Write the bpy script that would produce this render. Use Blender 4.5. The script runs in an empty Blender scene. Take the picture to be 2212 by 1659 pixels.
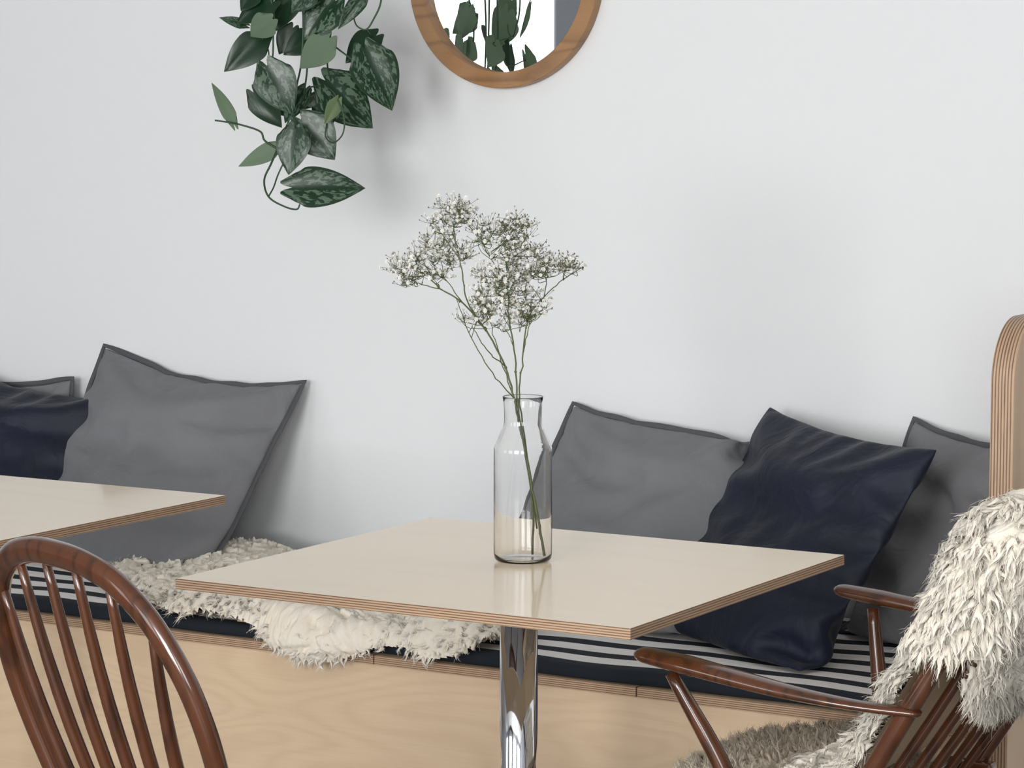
import bpy, math, numpy as np
from mathutils import Vector
rng=np.random.default_rng(7)
sc=bpy.context.scene
COL=sc.collection
TH=math.radians(30.77); CT,ST=math.cos(TH),math.sin(TH)
ER=np.array([CT,ST,0.0]); EH=np.array([-ST,CT,0.0]); EZ=np.array([0,0,1.0])
WALLY=4.62

# ---------------- node helpers ----------------
def newmat(name):
    m=bpy.data.materials.new(name); m.use_nodes=True
    nt=m.node_tree; b=nt.nodes['Principled BSDF']
    return m,nt,b
def N(nt,t,**kw):
    n=nt.nodes.new(t)
    for k,v in kw.items(): setattr(n,k,v)
    return n
def L(nt,a,b): nt.links.new(a,b)
def setv(b,**kw):
    for k,v in kw.items():
        b.inputs[k.replace('_',' ')].default_value=v
def rgb(r,g,b):
    f=lambda c:(c/255/12.92 if c/255<=.04045 else ((c/255+.055)/1.055)**2.4)
    return (f(r),f(g),f(b),1)
def math_(nt,op,a,b=None,c=None):
    n=N(nt,'ShaderNodeMath',operation=op)
    for i,x in enumerate((a,b,c)):
        if x is None: continue
        if isinstance(x,(int,float)): n.inputs[i].default_value=x
        else: L(nt,x,n.inputs[i])
    return n.outputs[0]
def ramp(nt,fac,stops):
    r=N(nt,'ShaderNodeValToRGB'); cr=r.color_ramp
    while len(cr.elements)<len(stops): cr.elements.new(.5)
    for e,(p,c) in zip(cr.elements,stops): e.position=p; e.color=c
    L(nt,fac,r.inputs[0]); return r.outputs[0]
def objco(nt,scale=(1,1,1)):
    tc=N(nt,'ShaderNodeTexCoord'); mp=N(nt,'ShaderNodeMapping'); mp.inputs['Scale'].default_value=scale
    L(nt,tc.outputs['Object'],mp.inputs['Vector']); return mp.outputs[0]
def noise(nt,vec,scale,detail=2,rough=.5,dist=0):
    n=N(nt,'ShaderNodeTexNoise'); n.inputs['Scale'].default_value=scale; n.inputs['Detail'].default_value=detail
    n.inputs['Roughness'].default_value=rough; n.inputs['Distortion'].default_value=dist
    L(nt,vec,n.inputs['Vector']); return n.outputs['Fac']
def bump(nt,b,h,strength,dist=.01):
    n=N(nt,'ShaderNodeBump'); n.inputs['Strength'].default_value=strength; n.inputs['Distance'].default_value=dist
    L(nt,h,n.inputs['Height']); L(nt,n.outputs[0],b.inputs['Normal'])
def mix(nt,fac,c1,c2,mode='MIX'):
    n=N(nt,'ShaderNodeMix',data_type='RGBA',blend_type=mode)
    if isinstance(fac,(int,float)): n.inputs[0].default_value=fac
    else: L(nt,fac,n.inputs[0])
    for i,c in ((6,c1),(7,c2)):
        if isinstance(c,tuple): n.inputs[i].default_value=c
        else: L(nt,c,n.inputs[i])
    return n.outputs[2]
def add_trans(nt,b,col,f):
    t=N(nt,'ShaderNodeBsdfTranslucent'); ms=N(nt,'ShaderNodeMixShader'); ms.inputs[0].default_value=f
    if isinstance(col,tuple): t.inputs[0].default_value=col
    else: L(nt,col,t.inputs[0])
    L(nt,b.outputs[0],ms.inputs[1]); L(nt,t.outputs[0],ms.inputs[2]); L(nt,ms.outputs[0],nt.nodes['Material Output'].inputs[0])

def mat_plain(name,col,rough=.6,bs=0,bscale=200,trans=0,tcol=None,**kw):
    m,nt,b=newmat(name); setv(b,Base_Color=col,Roughness=rough,**kw)
    v=objco(nt); n=noise(nt,v,bscale,3)
    c=mix(nt,math_(nt,'MULTIPLY',n,.25),col,tuple(x*.75 for x in col[:3])+(1,)); L(nt,c,b.inputs['Base Color'])
    if bs: bump(nt,b,n,bs,.002)
    if trans: add_trans(nt,b,tcol or col,trans)
    return m
def mat_wood(name,light,dark,stretch=(1,6,6),freq=40,contrast=.5,rough=.4,coat=0,nscale=1.0,fine=.3,pw=2.2,bigc=.6):
    m,nt,b=newmat(name)
    v=objco(nt,stretch)
    n=noise(nt,v,nscale,1.5,.4,.3)
    s=math_(nt,'SINE',math_(nt,'MULTIPLY',n,freq))
    s=math_(nt,'MULTIPLY_ADD',s,.5,.5); s=math_(nt,'POWER',s,pw)
    v2=objco(nt,tuple(x*(1 if x<=1.01 else 12) for x in stretch)); f=noise(nt,v2,6,3,.6)
    fac=math_(nt,'ADD',math_(nt,'MULTIPLY',s,contrast),math_(nt,'MULTIPLY',math_(nt,'SUBTRACT',f,.35),fine))
    big=noise(nt,objco(nt,stretch),.7,1)
    fac=math_(nt,'ADD',fac,math_(nt,'MULTIPLY',math_(nt,'SUBTRACT',big,.5),bigc*contrast))
    n_=N(nt,'ShaderNodeClamp'); L(nt,fac,n_.inputs[0])
    c=mix(nt,n_.outputs[0],light,dark); L(nt,c,b.inputs['Base Color'])
    setv(b,Roughness=rough,Coat_Weight=coat,Coat_Roughness=.08)
    return m
def mat_ply(name,axis,thick,layers):
    m,nt,b=newmat(name)
    tc=N(nt,'ShaderNodeTexCoord'); sp=N(nt,'ShaderNodeSeparateXYZ'); L(nt,tc.outputs['Object'],sp.inputs[0])
    z=sp.outputs[axis]
    s=math_(nt,'SINE',math_(nt,'MULTIPLY',z,math.pi*layers/thick))
    s=math_(nt,'MULTIPLY_ADD',s,.5,.5); s=math_(nt,'POWER',s,2.0)
    sc_=[25,25,25]; sc_[axis]=600
    n=noise(nt,objco(nt,tuple(sc_)),1,3,.6)
    f=math_(nt,'ADD',math_(nt,'MULTIPLY',s,.8),math_(nt,'MULTIPLY',math_(nt,'SUBTRACT',n,.4),.7))
    c=ramp(nt,f,[(.1,rgb(190,160,130)),(.5,rgb(152,121,97)),(.95,rgb(84,62,50))])
    L(nt,c,b.inputs['Base Color']); setv(b,Roughness=.5)
    return m

M={}
m,nt,b=newmat('wall_paint'); v=objco(nt); n=noise(nt,v,90,4); setv(b,Base_Color=(.80,.812,.825,1),Roughness=.85)
c=mix(nt,noise(nt,v,30,2),(.79,.805,.82,1),(.80,.815,.828,1)); L(nt,c,b.inputs['Base Color']); bump(nt,b,n,.12,.002); M['wall']=m
M['ceil']=mat_plain('ceiling_paint',(.65,.65,.65,1),.9)
M['greywall']=mat_plain('grey_wall_paint',(.36,.37,.39,1),.9)
M['frontwall']=mat_plain('blue_grey_wall_paint',(.62,.65,.70,1),.9)
M['floor']=mat_wood('floor_concrete',rgb(120,117,114),rgb(94,91,88),(3,3,3),6,.4,.45)
M['frame']=mat_plain('window_frame_paint',(.85,.9,.94,1),.5)
M['tabletop']=mat_wood('birch_tabletop',rgb(253,230,194),rgb(243,214,172),(1,5,5),26,.14,.24,.5,1.2,.2)
M['ply_z']=mat_ply('plywood_edge',2,.016,9)
M['ply_x']=mat_ply('plywood_edge_panel',0,.038,15)
M['birch']=mat_wood('birch_front',rgb(219,194,163),rgb(182,150,117),(1.0,1,3.3),120,.15,.45,.1,1.5,.38,pw=1.8,bigc=1.4)
M['panelface']=mat_wood('birch_panel',rgb(210,180,146),rgb(188,152,116),(3,3,1),30,.4,.45,.1,1.2,.25)
m,nt,b=newmat('chrome'); setv(b,Base_Color=(.85,.86,.88,1),Metallic=1.0,Roughness=.05); v=objco(nt,(1,1,.1)); bump(nt,b,noise(nt,v,40,2),.01,.001); M['chrome']=m
M['darkwood']=mat_wood('dark_stained_wood',rgb(92,52,29),rgb(36,21,12),(12,12,2.0),20,.5,.2,.6,2,.4)
M['oak']=mat_wood('oak_frame',rgb(164,122,80),rgb(110,78,48),(1.5,8,12),30,.5,.45,.1,1.5,.6)
m,nt,b=newmat('mirror_glass'); setv(b,Base_Color=(.92,.94,.94,1),Metallic=1.0,Roughness=.0); M['mirror']=m
def fabric(name,c1,c2,sheen,rough,weave=900,wr=.5):
    m,nt,b=newmat(name); v=objco(nt)
    n=noise(nt,v,7,3); w=noise(nt,v,weave,1)
    c=mix(nt,n,c1,c2); L(nt,c,b.inputs['Base Color']); setv(b,Roughness=rough,Sheen_Weight=sheen,Sheen_Roughness=.4)
    wr1=noise(nt,v,11,3,.5,1.2)
    h=math_(nt,'ADD',math_(nt,'MULTIPLY',wr1,1.0),math_(nt,'MULTIPLY',w,.04)); bump(nt,b,h,wr,.012)
    return m
M['linen']=fabric('grey_linen',rgb(110,111,114),rgb(128,129,132),.05,.9,900,.6)
M['linen_trim']=fabric('grey_linen_trim',rgb(74,75,78),rgb(90,91,94),.05,.9)
M['velvet']=fabric('navy_velvet',rgb(3,9,24),rgb(7,21,50),.06,.65,700,.65)
m,nt,b=newmat('striped_canvas')
tc=N(nt,'ShaderNodeTexCoord'); sp=N(nt,'ShaderNodeSeparateXYZ'); L(nt,tc.outputs['Object'],sp.inputs[0])
yy=math_(nt,'ADD',sp.outputs[1],math_(nt,'MULTIPLY',noise(nt,objco(nt),3,2),.012))
fr=math_(nt,'FRACT',math_(nt,'DIVIDE',math_(nt,'ADD',yy,-.004),.080))
st=math_(nt,'LESS_THAN',fr,.44)
front=math_(nt,'LESS_THAN',sp.outputs[1],.010)
st=math_(nt,'MAXIMUM',st,front)
c=mix(nt,st,rgb(238,236,233),rgb(18,26,36)); L(nt,c,b.inputs['Base Color']); setv(b,Roughness=.9)
bump(nt,b,noise(nt,objco(nt),9,3),.5,.01); M['stripe']=m
def wool(name,root,tip,tr):
    m,nt,b=newmat(name)
    a=N(nt,'ShaderNodeAttribute',attribute_name='tip'); sp=N(nt,'ShaderNodeSeparateXYZ'); L(nt,a.outputs['Vector'],sp.inputs[0])
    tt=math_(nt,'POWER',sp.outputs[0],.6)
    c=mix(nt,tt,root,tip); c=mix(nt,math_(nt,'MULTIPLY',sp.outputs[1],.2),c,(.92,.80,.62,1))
    L(nt,c,b.inputs['Base Color']); setv(b,Roughness=.9,Specular_IOR_Level=.1)
    an=N(nt,'ShaderNodeAttribute',attribute_name='pile')
    bp=N(nt,'ShaderNodeBump'); bp.inputs['Strength'].default_value=.35; bp.inputs['Distance'].default_value=.002; L(nt,noise(nt,objco(nt),260,4,.65),bp.inputs['Height'])
    s1=N(nt,'ShaderNodeVectorMath',operation='SCALE'); L(nt,bp.outputs[0],s1.inputs[0]); s1.inputs[3].default_value=.5
    ad=N(nt,'ShaderNodeVectorMath',operation='ADD'); L(nt,an.outputs['Vector'],ad.inputs[0]); L(nt,s1.outputs[0],ad.inputs[1])
    no=N(nt,'ShaderNodeVectorMath',operation='NORMALIZE'); L(nt,ad.outputs[0],no.inputs[0]); L(nt,no.outputs[0],b.inputs['Normal'])
    if tr: add_trans(nt,b,c,tr)
    return m
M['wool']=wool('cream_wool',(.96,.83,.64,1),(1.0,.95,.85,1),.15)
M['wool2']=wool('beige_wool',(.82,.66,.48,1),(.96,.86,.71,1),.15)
M['hide']=mat_plain('suede_hide',rgb(206,178,146),.9,.3)
M['pot']=mat_plain('pot_ceramic',(.75,.75,.74,1),.5)
M['soil']=mat_plain('soil',(.05,.035,.025,1),.95)
M['cord']=mat_plain('cord',(.6,.52,.4,1),.9)
m,nt,b=newmat('variegated_leaf')
a=N(nt,'ShaderNodeAttribute',attribute_name='luv'); sp=N(nt,'ShaderNodeSeparateXYZ'); L(nt,a.outputs['Vector'],sp.inputs[0])
ab=math_(nt,'ABSOLUTE',sp.outputs[0])
cb=N(nt,'ShaderNodeCombineXYZ'); L(nt,math_(nt,'MULTIPLY',sp.outputs[0],2.0),cb.inputs[0]); L(nt,math_(nt,'MULTIPLY',math_(nt,'SUBTRACT',sp.outputs[1],math_(nt,'MULTIPLY',ab,.22)),4.2),cb.inputs[1]); L(nt,math_(nt,'MULTIPLY',sp.outputs[2],7),cb.inputs[2])
nz=noise(nt,cb.outputs[0],2.6,3,.6,.4)
edge=math_(nt,'SMOOTH_MIN',math_(nt,'MULTIPLY',ab,7),math_(nt,'MULTIPLY',math_(nt,'SUBTRACT',1.0,ab),7),.2)
cl=N(nt,'ShaderNodeClamp'); L(nt,edge,cl.inputs[0])
msk=ramp(nt,math_(nt,'MULTIPLY',nz,cl.outputs[0]),[(.49,(0,0,0,1)),(.54,(1,1,1,1))])
var=math_(nt,'GREATER_THAN',sp.outputs[2],.3)
c=mix(nt,math_(nt,'MULTIPLY',math_(nt,'MULTIPLY',msk,var),.75),(.012,.040,.020,1),(.17,.25,.18,1))
L(nt,c,b.inputs['Base Color']); setv(b,Roughness=.30,Specular_IOR_Level=.45); bump(nt,b,nz,.12,.002); add_trans(nt,b,(.12,.24,.07,1),.24); M['leaf']=m
M['leafback']=mat_plain('leaf_underside',(.20,.29,.19,1),.6,trans=.35,tcol=(.24,.38,.16,1))
M['vine']=mat_plain('vine_green',(.03,.07,.03,1),.5)
M['newleaf']=mat_plain('young_leaf',(.15,.22,.10,1),.5,trans=.2)
m,nt,b=newmat('clear_glass'); setv(b,Base_Color=(1,1,1,1),Roughness=0.0,IOR=1.38,Transmission_Weight=1.0); M['glass']=m
M['stem']=mat_plain('sprig_stem',(.10,.125,.045,1),.6)
M['bud']=mat_plain('sprig_bud',(.18,.15,.10,1),.7)
m,nt,b=newmat('white_petal'); setv(b,Base_Color=(.98,.97,.93,1),Roughness=.7); add_trans(nt,b,(.97,.96,.92,1),.35); M['petal']=m

# ---------------- mesh helpers ----------------
class MB:
    def __init__(s): s.v=[];s.f=[];s.m=[];s.a=[]
    def add(s,vs,fs,mi=0,att=None):
        o=len(s.v); s.v.extend([tuple(map(float,p)) for p in vs]); s.f.extend([tuple(int(i)+o for i in f) for f in fs])
        s.m.extend([mi]*len(fs) if isinstance(mi,int) else mi)
        s.a.extend([(0,0,0)]*len(vs) if att is None else att)
def obj(name,mb,mats,parent=None,smooth=True,loc=None,attr=None,bevel=0,sub=0):
    me=bpy.data.meshes.new(name); me.from_pydata(mb.v,[],mb.f); me.update()
    for mm in mats: me.materials.append(mm)
    if mb.m: me.polygons.foreach_set('material_index',mb.m)
    if smooth: me.polygons.foreach_set('use_smooth',[True]*len(me.polygons))
    if attr:
        at=me.attributes.new(attr,'FLOAT_VECTOR','POINT'); at.data.foreach_set('vector',np.array(mb.a,dtype=np.float32).ravel())
    o=bpy.data.objects.new(name,me); COL.objects.link(o)
    if parent: o.parent=parent
    if loc is not None: o.location=loc
    if bevel:
        md=o.modifiers.new('bevel','BEVEL'); md.width=bevel; md.segments=3; md.limit_method='ANGLE'; md.angle_limit=math.radians(40)
    if sub:
        md=o.modifiers.new('sub','SUBSURF'); md.levels=sub; md.render_levels=sub
    return o
def fastmesh(name,V,F,mat,parent,attrs):
    me=bpy.data.meshes.new(name); me.vertices.add(len(V)); me.vertices.foreach_set('co',np.asarray(V,np.float32).ravel())
    nf=len(F); me.loops.add(nf*4); me.loops.foreach_set('vertex_index',np.asarray(F,np.int32).ravel())
    me.polygons.add(nf); me.polygons.foreach_set('loop_start',np.arange(0,nf*4,4,dtype=np.int32))
    me.polygons.foreach_set('use_smooth',np.ones(nf,bool)); me.update(calc_edges=True)
    for k,a in attrs.items():
        a_=me.attributes.new(k,'FLOAT_VECTOR','POINT'); a_.data.foreach_set('vector',np.asarray(a,np.float32).ravel())
    me.materials.append(mat); o=bpy.data.objects.new(name,me); COL.objects.link(o); o.parent=parent; return o
def empty(name,loc,rz=0):
    e=bpy.data.objects.new(name,None); e.empty_display_size=.1; e.location=loc; e.rotation_euler=(0,0,rz); COL.objects.link(e); return e
def tag(o,label,cat,group=None,kind=None):
    o['label']=label; o['category']=cat
    if group: o['group']=group
    if kind: o['kind']=kind
def boxv(x0,x1,y0,y1,z0,z1):
    v=[(x0,y0,z0),(x1,y0,z0),(x1,y1,z0),(x0,y1,z0),(x0,y0,z1),(x1,y0,z1),(x1,y1,z1),(x0,y1,z1)]
    f=[(0,3,2,1),(4,5,6,7),(0,1,5,4),(1,2,6,5),(2,3,7,6),(3,0,4,7)]
    return v,f
def catmull(P,n):
    P=np.array(P,float); k=len(P)
    Q=np.vstack([2*P[0]-P[1],P,2*P[-1]-P[-2]]); out=[]
    for t in np.linspace(0,k-1,n):
        i=min(int(t),k-2); u=t-i; a,b,c,d=Q[i],Q[i+1],Q[i+2],Q[i+3]
        out.append(.5*((2*b)+(-a+c)*u+(2*a-5*b+4*c-d)*u*u+(-a+3*b-3*c+d)*u**3))
    return np.array(out)
def tube(path,rad,seg=10,up=None,sq=(1,1),closed=False,ends=True):
    path=np.array(path,float); n=len(path)
    rad=np.full(n,rad,float) if np.isscalar(rad) else np.interp(np.linspace(0,1,n),np.linspace(0,1,len(rad)),rad)
    if ends and not closed:
        t0=path[0]-path[1]; t0/=np.linalg.norm(t0)+1e-9; t1=path[-1]-path[-2]; t1/=np.linalg.norm(t1)+1e-9
        k=np.array([1,.9,.6,.25]); q=np.array([.03,.43,.8,.96])
        path=np.vstack([path[0]+np.outer(k*rad[0],t0),path,path[-1]+np.outer(k[::-1]*rad[-1],t1)])
        rad=np.concatenate([q*rad[0],rad,q[::-1]*rad[-1]]); n=len(path)
    if closed: T=np.roll(path,-1,0)-np.roll(path,1,0)
    else: T=np.gradient(path,axis=0)
    T/=np.linalg.norm(T,axis=1)[:,None]+1e-12
    vs=[]; ref=np.array(up if up is not None else ([0,0,1] if abs(T[0][2])<.8 else [1,0,0]),float)
    ang=np.linspace(0,2*math.pi,seg,endpoint=False)
    for i in range(n):
        nn=ref-ref.dot(T[i])*T[i]; nn/=np.linalg.norm(nn)+1e-12
        if up is None: ref=nn
        bb=np.cross(T[i],nn)
        for a in ang: vs.append(path[i]+rad[i]*(math.cos(a)*sq[0]*bb+math.sin(a)*sq[1]*nn))
    fs=[]
    for i in range(n if closed else n-1):
        for j in range(seg):
            j2=(j+1)%seg; i2=(i+1)%n
            fs.append((i*seg+j,i*seg+j2,i2*seg+j2,i2*seg+j))
    if not closed:
        fs.append(tuple(range(seg))[::-1]); fs.append(tuple((n-1)*seg+j for j in range(seg)))
    return vs,fs
def lathe(prof,seg=64,closed=False):
    vs=[];fs=[];n=len(prof)
    for r,z in prof:
        for k in range(seg):
            a=2*math.pi*k/seg; vs.append((r*math.cos(a),r*math.sin(a),z))
    for i in range(n if closed else n-1):
        i2=(i+1)%n
        for k in range(seg):
            k2=(k+1)%seg; fs.append((i*seg+k,i*seg+k2,i2*seg+k2,i2*seg+k))
    return vs,fs
def part(name,vf,mat,parent,**kw):
    mb=MB(); mb.add(*vf); return obj(name,mb,[mat],parent,**kw)

# ---------------- room ----------------
def structure(name,boxes,mat):
    mb=MB()
    for bx in boxes: mb.add(*boxv(*bx))
    o=obj(name,mb,[mat],smooth=False); o['kind']='structure'; return o
X0,X1,Y0,Y1,H=-8.7,2.4,-2.0,WALLY,2.9
structure('floor',[(X0,X1,Y0,Y1,-.1,0)],M['floor'])
structure('ceiling',[(X0,X1,Y0,Y1,H,H+.1)],M['ceil'])
structure('wall_back',[(X0,X1,Y1,Y1+.15,0,H)],M['wall'])
structure('wall_left',[(X0-.15,X0,Y0,Y1,0,H)],M['greywall'])
structure('wall_right',[(X1,X1+.15,Y0,Y1,0,H)],M['greywall'])
wins=[(-8.5,-6.44),(-5.0,-3.2),(-2.4,-.6),(.3,2.0)]
bx=[(X0,X1,Y0-.12,Y0,0,.75),(X0,X1,Y0-.12,Y0,2.65,H)]
edges=[X0]+[e for w in wins for e in w]+[X1]
for i in range(0,len(edges),2): bx.append((edges[i],edges[i+1],Y0-.12,Y0,.75,2.65))
structure('wall_front',bx,M['frontwall'])
for i,(a,b_) in enumerate(wins):
    w=.04; y0,y1=Y0-.09,Y0-.05; mid=(a+b_)/2 if i else -7.2
    structure('window_%d'%(i+1),[(a,a+w,y0,y1,.75,2.65),(b_-w,b_,y0,y1,.75,2.65),(a+w,b_-w,y0,y1,.75,.75+w),(a+w,b_-w,y0,y1,2.65-w,2.65),(mid-w/2,mid+w/2,y0,y1,.75+w,2.65-w)],M['frame'])
    ld=bpy.data.lights.new('daylight','AREA'); ld.shape='RECTANGLE'; ld.size=b_-a+(.3 if i==0 else 0); ld.size_y=1.9
    ld.energy=[34,44,200,92][i]; ld.color=(1.0,.988,.975)
    lo=bpy.data.objects.new('daylight',ld); lo.location=((a+b_)/2-(.15 if i==0 else 0),Y0-.2,1.7); lo.rotation_euler=(math.radians(90),0,0); COL.objects.link(lo)
w=bpy.data.worlds.new('world'); sc.world=w; w.use_nodes=True
w.node_tree.nodes['Background'].inputs[0].default_value=(.85,.93,1,1); w.node_tree.nodes['Background'].inputs[1].default_value=1.2

# ---------------- bench ----------------
BF=3.964; BZ=.45; PX=-1.489
bench=empty('bench',(-3.2,BF,0))
def bl(x): return x+3.2
mb=MB(); mb.add(*boxv(bl(-6.2),bl(PX),.012,.03,0,BZ-.018)); obj('front_panel',mb,[M['birch']],bench,smooth=False)
seams=[-6.2,-4.9,-2.65,-2.115,PX]
for a,b_ in zip(seams[:-1],seams[1:]):
    v,f=boxv(bl(a)+.0012,bl(b_)-.0012,0,WALLY-BF-.003,BZ-.018,BZ)
    mb=MB(); mb.add(v,f,[0,0,1,1,1,1]); obj('seat_board',mb,[M['birch'],M['ply_z']],bench,smooth=False,bevel=.001)
R=.10; top=1.10; yf=-.008; yb=WALLY-BF-.003
prof=[(yf,0)]+[(yf+R-R*math.cos(t),top-R+R*math.sin(t)) for t in np.linspace(0,math.pi/2,14)]+[(yb,top),(yb,0)]
n=len(prof); xa,xb=bl(PX),bl(PX)+.038
v=[(xa,y,z) for y,z in prof]+[(xb,y,z) for y,z in prof]
f=[tuple(range(n)),tuple(range(2*n-1,n-1,-1))]+[(i,i+n,(i+1)%n+n,(i+1)%n) for i in range(n)]
mb=MB(); mb.add(v,f,[0,0]+[1]*n); obj('end_panel',mb,[M['panelface'],M['ply_x']],bench,smooth=False,bevel=.0015)
tag(bench,'long built-in birch plywood bench with rounded end panel along the wall','bench')
CT0=BZ; CTOP=.477
Lx=6.2+PX; nx=160
mb=MB(); xs=np.linspace(0,Lx-.004,nx)
pr=[]; D=WALLY-BF-.012; r=.012; hh=CTOP-CT0
for t in np.linspace(-math.pi/2,-math.pi,4): pr.append((r+r*math.cos(t),r+r*math.sin(t)))
for t in np.linspace(math.pi,math.pi/2,4): pr.append((r+r*math.cos(t),hh-r+r*math.sin(t)))
for y in np.linspace(.04,D-.02,16): pr.append((y,hh))
pr+= [(D,hh-.004),(D,0)]
v=[];f=[]
for x in xs:
    for y,z in pr:
        wob=.0018*math.sin(x*9+y*14)+.0012*math.sin(x*23+1)
        v.append((x,y+(wob*1.5 if y<.02 else 0),z+(wob if z>hh*.6 else 0)))
k=len(pr)
for i in range(nx-1):
    for j in range(k):
        j2=(j+1)%k; f.append((i*k+j,i*k+j2,(i+1)*k+j2,(i+1)*k+j))
f.append(tuple(range(k))[::-1]); f.append(tuple((nx-1)*k+j for j in range(k)))
mb.add(v,f); mat_=obj('seat_mat',mb,[M['stripe']],loc=(-6.2,BF+.004,CT0+.0005))
tag(mat_,'thin navy and white striped seat mat on the plywood bench','seat cushion')

# ---------------- tables ----------------
def table(loc,label):
    t=empty('table',loc)
    v,f=boxv(-.3755,.3755,-.3465,.3465,.729,.745); mb=MB(); mb.add(v,f,[0,0,1,1,1,1])
    obj('table_top',mb,[M['tabletop'],M['ply_z']],t,smooth=False,bevel=.0012)
    part('column',lathe([(0,.02),(.0285,.02),(.0285,.722),(0,.722)],48),M['chrome'],t)
    part('mounting_plate',boxv(-.14,.14,-.14,.14,.722,.729),M['chrome'],t,smooth=False,bevel=.002)
    part('base',lathe([(0,0),(.215,0),(.218,.006),(.2,.014),(.06,.022),(.034,.035),(0,.035)],64),M['chrome'],t)
    tag(t,label,'table','square plywood cafe tables'); return t
T1=table((-2.0225,3.4165,0),'square birch plywood table on chrome column holding the glass vase')
t2=T1.copy(); COL.objects.link(t2); t2.location=(-3.2285,3.4535,0)
for ch in list(T1.children):
    c2=ch.copy(); COL.objects.link(c2); c2.parent=t2
tag(t2,'empty square birch plywood table beside the navy cushion','table','square plywood cafe tables')

# ---------------- vase ----------------
VX,VY=-2.041,3.46
o_=[(0,.0),(.032,.0),(.039,.0012),(.043,.005),(.0442,.012),(.0442,.167),(.0440,.172),(.0431,.1755),(.0408,.179),(.0305,.2035),(.0290,.2085),(.0285,.213),(.0286,.228),(.0291,.241),(.0306,.2488),(.0307,.2496),(.0304,.2503)]
i_=[(.0300,.2499),(.0285,.241),(.0278,.228),(.0277,.213),(.0282,.208),(.0297,.203),(.0399,.1785),(.0421,.175),(.0430,.1715),(.0432,.1665),(.0432,.013),(.0412,.0065),(.032,.004),(0,.0038)]
vase=part('glass_vase',lathe(o_+i_,96),M['glass'],None,loc=(VX,VY,.7452))
tag(vase,'clear glass carafe vase with white sprigs on the plywood table','vase')

# ---------------- gypsophila ----------------
SP=1/1438.
def gp(u,v,d=0): # sprig layout grid measured from the vase axis and table top
    return ER*((u-1129)*SP)+EZ*((1215-v)*SP)+EH*d
def blossom(mb,c,r,nrm):
    nrm=nrm/np.linalg.norm(nrm); a=np.cross(nrm,[.3,.5,.8]); a/=np.linalg.norm(a); b2=np.cross(nrm,a)
    vs=[];fs=[]
    for lay,(k,el,rr) in enumerate(((6,.15,1.0),(6,.7,.85),(4,1.15,.7))):
        ph=rng.random()*6
        for q in range(k):
            an=ph+q*2*math.pi/k; d=math.cos(el)*(math.cos(an)*a+math.sin(an)*b2)+math.sin(el)*nrm
            s=np.cross(nrm,d); s/=np.linalg.norm(s)+1e-9; o=len(vs); R_=r*rr
            vs+=[c,c+d*R_*.6+s*R_*.42,c+d*R_*(.95+.1*rng.random())+s*R_*.22,c+d*R_*.95-s*R_*.22,c+d*R_*.6-s*R_*.42]
            fs.append((o,o+1,o+2,o+3,o+4))
    mb.add(vs,fs)
def octa(mb,c,r,mi=0):
    v=[c+np.array(p)*r for p in ((1,0,0),(-1,0,0),(0,1,0),(0,-1,0),(0,0,1.3),(0,0,-1.3))]
    mb.add(v,[(0,2,4),(2,1,4),(1,3,4),(3,0,4),(2,0,5),(1,2,5),(3,1,5),(0,3,5)],mi)
def sprig(branches,clusters,label):
    e=empty('flower_sprig',(VX,VY,.745)); st=MB(); fl=MB(); bu=MB()
    nodes=[]
    for pts,r0,r1 in branches:
        P=np.array([gp(*p) for p in pts]); C=catmull(P,len(pts)*5); C[2:-1]+=rng.normal(0,.0006,C[2:-1].shape)
        st.add(*tube(C,[r0,r1],6,ends=False)); nodes+=list(C[len(C)//3:])
        for q in range(3,len(C),6):
            if r0>.0011: octa(st,C[q],r0*1.5)
    nodes=np.array(nodes)
    for (u,v,ru,rv,n,au,av,wf) in clusters:
        att0=gp(au,av,0)
        near=nodes[np.argsort(((nodes-att0)**2).sum(1))[:8]]
        k=max(6,int(n/2.4)); subs=[]
        for _ in range(k):
            a=rng.random()*2*math.pi; q=math.sqrt(rng.random())
            tgt=gp(u+ru*1.1*q*math.cos(a),v+rv*1.1*q*math.sin(a)+8,rng.normal(0,.024))
            att=near[rng.integers(len(near))]
            src=att
            if len(subs)>2 and rng.random()<.75:
                S=np.array(subs[:-1]); dd=((S-tgt)**2).sum(1)+(S[:,2]>tgt[2])*.004; j=int(np.argmin(dd)); src=att*.25+S[j]*.75
            subs.append(tgt)
            mid=(src+tgt)/2+rng.normal(0,.003,3)+np.array([0,0,-.003])
            st.add(*tube(catmull([src,mid,tgt],6),[.0006,.0004],5,ends=False))
        S=np.array(subs)
        for i in range(int(n*3.6)):
            j=rng.integers(len(S)); s0=S[j]
            dd=rng.normal(0,1,3); dd/=np.linalg.norm(dd); dd[2]=abs(dd[2])*.8+.05
            p=s0+dd*rng.uniform(.007,.025)
            mid=(s0+p)/2+np.array([0,0,-.0015])+rng.normal(0,.001,3)
            st.add(*tube([s0,mid,p],[.00028,.00022],4,ends=False))
            d=dd+rng.normal(0,.3,3)
            if rng.random()<wf:
                blossom(fl,p,rng.uniform(.0020,.0039),d-EH*.35); octa(st,p-d/np.linalg.norm(d)*.0008,.0009)
            else: octa(bu,p,rng.uniform(.0008,.0015))
    obj('stem',st,[M['stem']],e)
    b_=obj('blossom',fl,[M['petal']],e,smooth=False); b_['kind']='stuff'
    c_=obj('bud',bu,[M['bud']],e); c_['kind']='stuff'
    tag(e,label,'flower',"baby's breath sprigs in the glass vase"); return e
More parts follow.
